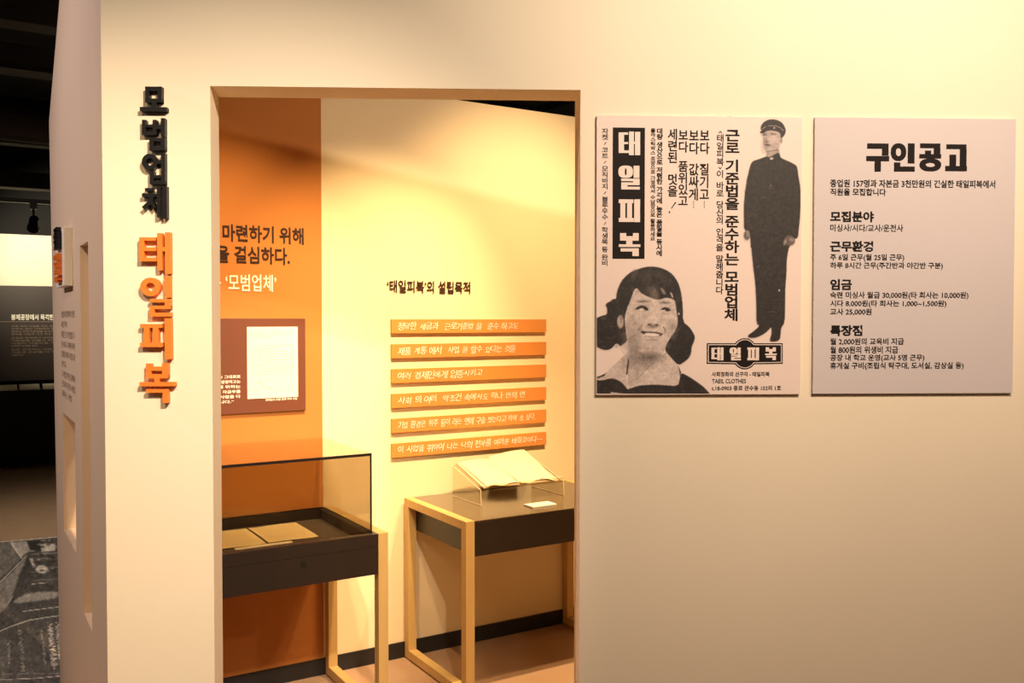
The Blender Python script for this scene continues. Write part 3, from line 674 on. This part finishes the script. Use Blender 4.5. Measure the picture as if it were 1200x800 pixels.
# papers in the case
def doc(name, label, u0, u1, v0, v1, z, m='old_paper', n=7, skew=0.):
    org = ((u0+u1)/2, (v0+v1)/2, z); t = RM.thing(name, label, 'document', *org)
    P = []
    for i in range(n+1):
        row = []
        for j in range(n+1):
            a = i/n-.5; b = j/n-.5
            row.append((a*(u1-u0)+skew*b, b*(v1-v0), .0012+.0025*abs(math.sin(3*a+2*b))+.002*a*a))
        P.append(row)
    sheet = MB().grid(P).build('sheet', m, t, smooth=True)
    bx = MB()
    for i in range(11):
        y = (v1-v0)*(.42-.078*i); x = -(u1-u0)*.42
        while x < (u1-u0)*.40:
            wv = random.uniform(.004, .012); bx.box(x+skew*y/(v1-v0), x+wv+skew*y/(v1-v0), y, y+.004, .0052, .0055); x += wv+.004
    bx.build('written_lines', 'grey_ink', sheet)['kind'] = 'stuff'
    return t
doc('handwritten_sheet', 'aged handwritten sheet on the left inside the glass case', .765, 1.002, 3.41, 3.695, .6972)
doc('handwritten_sheet', 'aged handwritten sheet on the right inside the glass case', 1.012, 1.21, 3.412, 3.70, .6972)
cpt = RM.thing('caption_strip', 'narrow pale caption strip lying before the sheets in the glass case', 'caption', .985, 3.385, .6972)
MB().box(-.108, .108, -.011, .011, 0, .004).build('card', 'paper', cpt, bevel=.0005)

# acrylic stand
su0, su1 = 1.954, 2.392; so = ((su0+su1)/2, 3.56, .7368)
st = RM.thing('book_stand', 'clear acrylic book stand on the dark display table', 'book stand', *so)
ZB, ZF, vF, vB = .881, .806, 3.436, 3.695; th = .004
zt_ = .7368
for u in (su0, su1-th):
    # side cheek: polygon in (v, z) given thickness along u
    bm = bmesh.new(); poly = [(3.424, zt_), (3.695, zt_), (3.695, ZB), (3.43, ZF-.004)]
    a = [bm.verts.new((u-so[0], v-so[1], z-so[2])) for v, z in poly]; b = [bm.verts.new((u+th-so[0], v-so[1], z-so[2])) for v, z in poly]
    for i in range(4): bm.faces.new((a[i], a[(i+1)%4], b[(i+1)%4], b[i]))
    bm.faces.new(a); bm.faces.new(b[::-1]); bmesh.ops.recalc_face_normals(bm, faces=bm.faces)
    me = bpy.data.meshes.new('side_cheek'); bm.to_mesh(me); bm.free(); link('side_cheek', me, 'acrylic', st)
def slab(name, pts, m, parent, org, t=.004):          # pts: four corners in frame coordinates, thickened downwards
    bm = bmesh.new(); a = [bm.verts.new((p[0]-org[0], p[1]-org[1], p[2]-org[2])) for p in pts]; b = [bm.verts.new((p[0]-org[0], p[1]-org[1], p[2]-t-org[2])) for p in pts]
    for i in range(4): bm.faces.new((a[i], a[(i+1)%4], b[(i+1)%4], b[i]))
    bm.faces.new(a); bm.faces.new(b[::-1]); bmesh.ops.recalc_face_normals(bm, faces=bm.faces)
    me = bpy.data.meshes.new(name); bm.to_mesh(me); bm.free(); return link(name, me, m, parent)
slab('sloping_plate', [(su0+th, vF, ZF), (su1-th, vF, ZF), (su1-th, vB, ZB), (su0+th, vB, ZB)], 'acrylic', st, so)
MB().box(su0+th-so[0], su1-th-so[0], vF-.006-so[1], vF-.001-so[1], ZF-.006-so[2], ZF+.018-so[2]).build('front_lip', 'acrylic', st)
eg = MB()
def bar(p, q, r=.0014): eg.tube([p[i]-so[i] for i in range(3)], [q[i]-so[i] for i in range(3)], r, 6)
for u in (su0-.001, su1+.001):
    bar((u, 3.424, zt_+.0015), (u, 3.695, zt_+.0015)); bar((u, 3.43, ZF), (u, 3.695, ZB)); bar((u, 3.424, zt_), (u, 3.43, ZF))
bar((su0, vF-.004, ZF+.018), (su1, vF-.004, ZF+.018))
mat('acrylic_edge', (244, 226, 190), .3); eg.build('polished_edge', 'acrylic_edge', st)
# open book on it
bo = ((su0+su1)/2, 3.56, .845)
bk = RM.thing('open_book', 'open booklet with rippled yellowed pages on the acrylic stand', 'book', *bo)
def plate_z(v): return ZF + (v-vF)/(vB-vF)*(ZB-ZF)
def leafgrid(u0, u1, v0, v1, fold, lift, phase):
    P = []; n = 18
    for i in range(n+1):
        s = i/n; row = []
        for j in range(13):
            b = j/12; u = u0+(u1-u0)*s; v = v0+(v1-v0)*b
            hump = .008*math.sin(math.pi*min(1, (1-s if fold == 'r' else s)*1.0))**.7
            wav = .006*math.sin(9*s+phase+2*b)*(1-b)
            ext = lift*((s if fold == 'l' else 1-s))*b
            row.append((u-bo[0], v-bo[1] - (.010*math.sin(5*s+phase) if j == 0 else 0), plate_z(v)+.005+hump+wav+ext-bo[2]))
        P.append(row)
    return P
um = 2.165
MB().grid(leafgrid(1.992, um, 3.438, 3.70, 'r', .0, .4)).build('left_page', 'old_paper', bk, smooth=True)
MB().grid(leafgrid(um, 2.366, 3.438, 3.725, 'l', .022, 2.2)).build('right_page', 'old_paper', bk, smooth=True)
slab('cover', [(1.975, 3.442, plate_z(3.442)+.004), (2.376, 3.442, plate_z(3.442)+.004), (2.376, 3.70, plate_z(3.70)+.004), (1.975, 3.70, plate_z(3.70)+.004)], 'board_edge', bk, bo, .003)
cc = RM.thing('caption_card', 'small white caption card lying on the table before the book stand', 'caption', 2.183, 3.306, .7368)
cd = MB().box(-.063, .063, -.036, .034, 0, .006).build('card', 'paper', cc, bevel=.0008)
bx = MB()
for i in range(3): bx.box(-.045, .045-.02*(i == 2), .016-i*.016, .019-i*.016, .0061, .0064)
bx.build('caption_lines', 'grey_ink', cd)

# ================================================================== FLANK WALL SIGN AND TEXT
bxs, bye = -3.84, -3.54                                # x = -v
bsg = SW.thing('small_sign', 'small white box sign with black and orange letters on the flank wall', 'sign', (bxs+bye)/2, 0, 1.672)
bso = ((bxs+bye)/2, 0, 1.672)
sb = MB().box(bxs-bso[0], bye-bso[0], -.027, -.0005, 0, .205).build('sign_box', 'sign_white', bsg, bevel=.001)
for col, s, m, zt0, zb0 in (( 0, '모범업체', 'black_letter', 1.885, 1.803), (0, '태일피복', 'orange_letter', 1.79, 1.682)):
    hh = (zt0-zb0)/4
    for k, ch in enumerate(s):
        V, Fs = glyphs(ch, .03); z1 = zt0-k*hh
        V = fit(V, -3.76, -3.62, z1-hh*.92, z1)
        flat('letter', V, Fs, -.0275, m, sb, bso, .016)
tx = SW.thing('wall_text', 'block of small brown text on the flank wall under the small sign', 'lettering', -3.70, 0, 1.25)
txo = (-3.70, 0, 1.25)
for i, (s, k) in enumerate((('모범업체 태일피복의 설립', 1), ('사업 목적', .45), ('태일은 근로기준법을 다', 1), ('준수하고 사회에 여러', 1), ('업체를 위하여 사업을 세', 1), ('한다', .35), ('그 사업을 위한 공장에서', 1), ('근로자의 기준과 사람을', 1), ('위하는 사업', .75))):
    z1 = 1.585-i*.0385
    V, Fs = glyphs(s, .012); V = fit(V, -3.97, -3.97+.46*k, z1-.026, z1)
    flat('text_line', V, Fs, -.0006, 'grey_text', tx, txo)

# ================================================================== FAR HALL ON THE LEFT
VFAR = 11.36
struct_far = MB().box(-6, 6, VFAR+.12, VFAR+.3, 0, 3.6).build('wall_far', 'ceiling'); struct_far.rotation_euler = (0, 0, A); struct(struct_far)
def rbox(name, label, cat, m, u0, u1, v0, v1, z0, z1, part, bevel=.002):
    t = RM.thing(name, label, cat, (u0+u1)/2, (v0+v1)/2, z0)
    MB().box(-(u1-u0)/2, (u1-u0)/2, -(v1-v0)/2, (v1-v0)/2, 0, z1-z0).build(part, m, t, bevel=bevel); return t, ((u0+u1)/2, (v0+v1)/2, z0)
rbox('bright_board', 'brightly lit cream board high on the far hall wall', 'board', 'screen_board', -2.2, 2.2, VFAR+.02, VFAR+.11, 1.93, 2.495, 'board')
dp, do = rbox('text_panel', 'dark text panel with a white heading in the far hall', 'panel', 'dark_panel', -2.2, 2.2, VFAR, VFAR+.1, .88, 1.928, 'panel')
yv = VFAR-.002
line(RM, '봉제공장에서 목격한 부조리', 13, 80, 368, 375, 'white_ink', dp, do, yv, .03)
u_a, z_a = RM.px(-40, 376.5, yv); u_b, _ = RM.px(90, 376.5, yv)
MB().box(u_a-do[0], u_b-do[0], yv-.001-do[1], yv-do[1], z_a-.006-do[2], z_a-do[2]).build('rule', 'grey_text', dp)
TX = ['사회 여러 사업을 하는 공장에서 기업', '근로자 생산 가정에서 품질을 높은', '세금과 근로기준법을 준수하는 모범업체', '전부를 사람과 시간 학교 교사',
      '건실한 업체에서 여러분이 바라는', '기준법을 만들고 지급한 월급', '기업이 가정으로 가는 자금', '교육과 위생을 준비', '모두 근무하는 사업 공장에서', '기준과 근로를 다 하는 사회', '사업이다']
for i, s in enumerate(TX):
    y0 = 381 + i*3.15 + (1.2 if i > 3 else 0) + (1.2 if i > 7 else 0)
    line(RM, s, 13, {3: 70, 7: 44, 10: 28}.get(i, 84), y0, y0+2.2, 'grey_text', dp, do, yv, .012)
ct, co = rbox('counter_case', 'low black display counter in front of the far text panel', 'counter', 'black_panel', -2.2, 2.2, 10.95, 11.34, 0, .80, 'body')
for k, (xa, xb) in enumerate(((-8, 20.5), (23, 47), (50.5, 78))):
    ua, za = RM.px(xa, 456, 10.98); ub, _ = RM.px(xb, 456, 10.98)
    pos = ['leftmost pale caption plate on the far black counter', 'middle pale caption plate on the far black counter', 'right pale caption plate on the far black counter, by the flank wall'][k]
    t = RM.thing('caption_plate', pos, 'caption', (ua+ub)/2, 11.02, .8005, 'caption plates on the far counter')
    slab('plate', [(ua, 10.97, .806), (ub, 10.97, .806), (ub, 11.10, .856), (ua, 11.10, .856)], 'paper', t, ((ua+ub)/2, 11.02, .8005), .005)
# spotlight hanging from its track
def world_thing(name, label, cat, loc, rz=0):
    o = bpy.data.objects.new(name, None); COL.objects.link(o); o.location = loc; o.rotation_euler = (0, 0, rz); return tag(o, label, cat)
trk = RM.thing('light_track', 'thin black light track hanging under the far hall ceiling', 'light track', 1.0, 9.75, 2.66)
MB().box(-2.2, 1.8, -.02, .02, 0, .04).build('rail', 'metal_black', trk)
for x in (-1.5, 0, 1.4): MB().tube((x, 0, .04), (x, 0, .94), .006, 8).build('hanger', 'metal_black', trk)
def spotlight(u, label):
    t = RM.thing('track_spotlight', label, 'spotlight', u, 9.75, 2.405, 'spotlights on the far track')
    MB().box(-.03, .03, -.018, .018, .200, .254).build('adapter', 'metal_black', t, bevel=.002)
    MB().tube((0, 0, .12), (0, 0, .201), .010, 10).build('stem', 'metal_black', t)
    MB().tube((0, .055, .035), (0, -.055, .105), .050, 20, .040).tube((0, .075, .022), (0, .056, .0345), .056, 20).build('lamp_head', 'metal_black', t)
spotlight(.655, 'black spotlight hanging from the far track beside the flank wall')
spotlight(-.02, 'black spotlight on the far track at the left picture edge')
# dark beams and ducts overhead
bmn = [(5.2, 3.05, .16, .14), (6.6, 3.15, .2, .16), (8.2, 2.95, .14, .12), (10.2, 2.86, .2, .16)]
for k, (v, z, wd, hh) in enumerate(bmn):
    o = MB().box(-5, 3.5, v, v+wd, z, z+hh).build('trim_%d' % (k+2), 'duct'); o.rotation_euler = (0, 0, A); struct(o)
dct = RM.thing('air_duct', 'dark rectangular air duct under the ceiling above the booth', 'duct', 4.4, 5.2, 2.95)
MB().box(-.28, .28, -1.9, 1.9, 0, .3).build('casing', 'duct', dct, bevel=.004)
for y in (-1.5, 1.5): MB().box(-.25, -.24, y-.01, y+.01, .3, .65).build('hanger', 'metal_black', dct); MB().box(.24, .25, y-.01, y+.01, .3, .65).build('hanger', 'metal_black', dct)
for y in (-1.2, 0, 1.2): MB().box(-.3, .3, y-.02, y+.02, -.02, .32).build('flange', 'duct', dct)
dct2 = RM.thing('air_pipe', 'round dark air pipe running under the left hall ceiling', 'pipe', .2, 7.6, 3.1)
MB().tube((-4, 0, 0), (2.5, .6, 0), .17, 24).build('pipe', 'duct', dct2, smooth=False)
for x in (-2.5, -.8, 1): MB().tube((x, (x+4)/6.5*.6, 0), (x+.04, (x+4.04)/6.5*.6, 0), .18, 24).build('collar', 'duct', dct2)

# floor picture: an old view of a stream between houses, an arc and columns of writing
FX0, FX1, FY0, FY1 = -4.2, -1.75, 3.3, 7.05          # world x, y extents are cut by the upper edge line
ul0 = .05
fl = Raster(-4.0, 76, 626, 830, 1.0)
def hz(X, Y, z=0.):
    c, q = math.cos(TILT), math.sin(TILT); a = (X-600)/F_PX; b = -(Y-400)/F_PX; r = Vector((a, c+b*q, -q+b*c)); t = (z-EYE)/r.z
    return r.x*t, r.y*t
L_ = (0, 580, 6.154); M_ = (0, 690, 7.27)
fl.m[:] = 0
fl.poly([(-60,345),(420,302),(520,296),(520,1700),(-60,1700)], .30, .5, L_, 0)
fl.poly([(-60,345),(70,335),(160,455),(0,620),(-60,680)], .42, 2, L_, 0)
fl.poly([(70,340),(190,330),(215,400),(150,450)], .62, 1, L_, 0); fl.seg((80,345),(155,455), .8, .85, L_); fl.seg((0,630),(190,435), .9, .72, L_); fl.seg((0,605),(160,460), .7, .15, L_)
fl.poly([(200,430),(160,560),(60,800),(-60,900),(-60,690),(60,580)], .5, 1.5, L_, 0); fl.poly([(200,430),(240,520),(120,740),(70,800),(130,600)], .25, 1.5, L_, 0)
fl.poly([(290,355),(395,350),(398,400),(300,408)], .68, .6, L_, 0); fl.poly([(200,335),(280,330),(290,400),(230,420)], .15, .6, L_, 0); fl.poly([(250,530),(290,500),(350,520),(330,565),(270,560)], .72, .6, L_)
fl.poly([(210,455),(235,455),(255,515),(235,515)], .66, .5, L_, 0)
for k in range(7): fl.seg((260+random.uniform(-40,20), 425+k*32), (430, 415+k*32+random.uniform(-6,6)), .9, random.choice((.12, .6, .18, .5)), L_, .7)
for k in range(26):
    x, y = random.uniform(230, 430), random.uniform(320, 660); fl.ell(x, y, random.uniform(8,24), random.uniform(4,9), random.choice((.12,.15,.55,.65)), .5, L_, .7)
fl.poly([(110,750),(210,700),(430,690),(430,740),(250,765),(90,785)], .60, 1.2, L_)
fl.seg((230,640),(345,630), .7, .75, L_); fl.seg((195,190),(510,150), .8, .75, M_); fl.seg((60,130),(110,60), .8, .7, M_)
fl.poly([(0,360),(100,315),(250,265),(400,238),(600,215),(600,735),(300,760),(0,765)], .33, .6, M_, 0)
pts = [(-40,375),(0,358),(100,315),(250,265),(400,240),(600,215)]
for a, b in zip(pts, pts[1:]): fl.seg(a, b, .9, .82, M_)
pts = [(-40,768),(100,768),(300,760),(600,733)]
for a, b in zip(pts, pts[1:]): fl.seg(a, b, .7, .75, M_)
for cx, dx, y0, y1, wd, n in ((75,10,450,630,22,11), (175,20,355,700,26,20), (355,30,360,640,14,18), (430,35,300,670,34,26), (485,40,290,600,30,22)):
    for k in range(n):
        s = k/(n-1); x = cx+dx*s; y = y0+(y1-y0)*s
        for _ in range(2): fl.seg((x+random.uniform(-wd,wd)*.8, y+random.uniform(-7,7)), (x+random.uniform(-wd,wd)*.8, y+random.uniform(-9,9)), .8, .78 if cx > 400 else .62, M_, .85)
for k in range(26):
    x = 20+k*19
    if k % 7 not in (5, 6): fl.seg((x, 728-k*.3), (x+10, 722-k*.3), .8, .6, M_, .8)
fl.noise((.04, .025, .02), (1.3, 4, 9))
fo = hz(20, 700); gf = world_thing('floor_picture', 'dark printed floor picture of an old stream and columns of handwriting', 'floor picture', (fo[0], fo[1], 0))
bs = MB().box(-2.7, .80, 4.25, 7.19, .0004, .0016).build('sheet', 'print_base', gf)
bs.matrix_parent_inverse = Matrix.Identity(4); bs.location = (-fo[0], -fo[1], 0); bs.rotation_euler = (0, 0, A)
def fpos(X, Y): x, y = hz(X, Y, .003); return (x-fo[0], y-fo[1], .003)
fl.mesh('print', fpos, lambda v: tone((250, 236, 226), (20, 16, 16))(np.clip((v-.30)*1.7+.24, 0, 1)), 'print_floor', gf, .5)

bpy.data.objects.remove(_fo); bpy.data.curves.remove(_fc); bpy.data.scenes.remove(_ts)
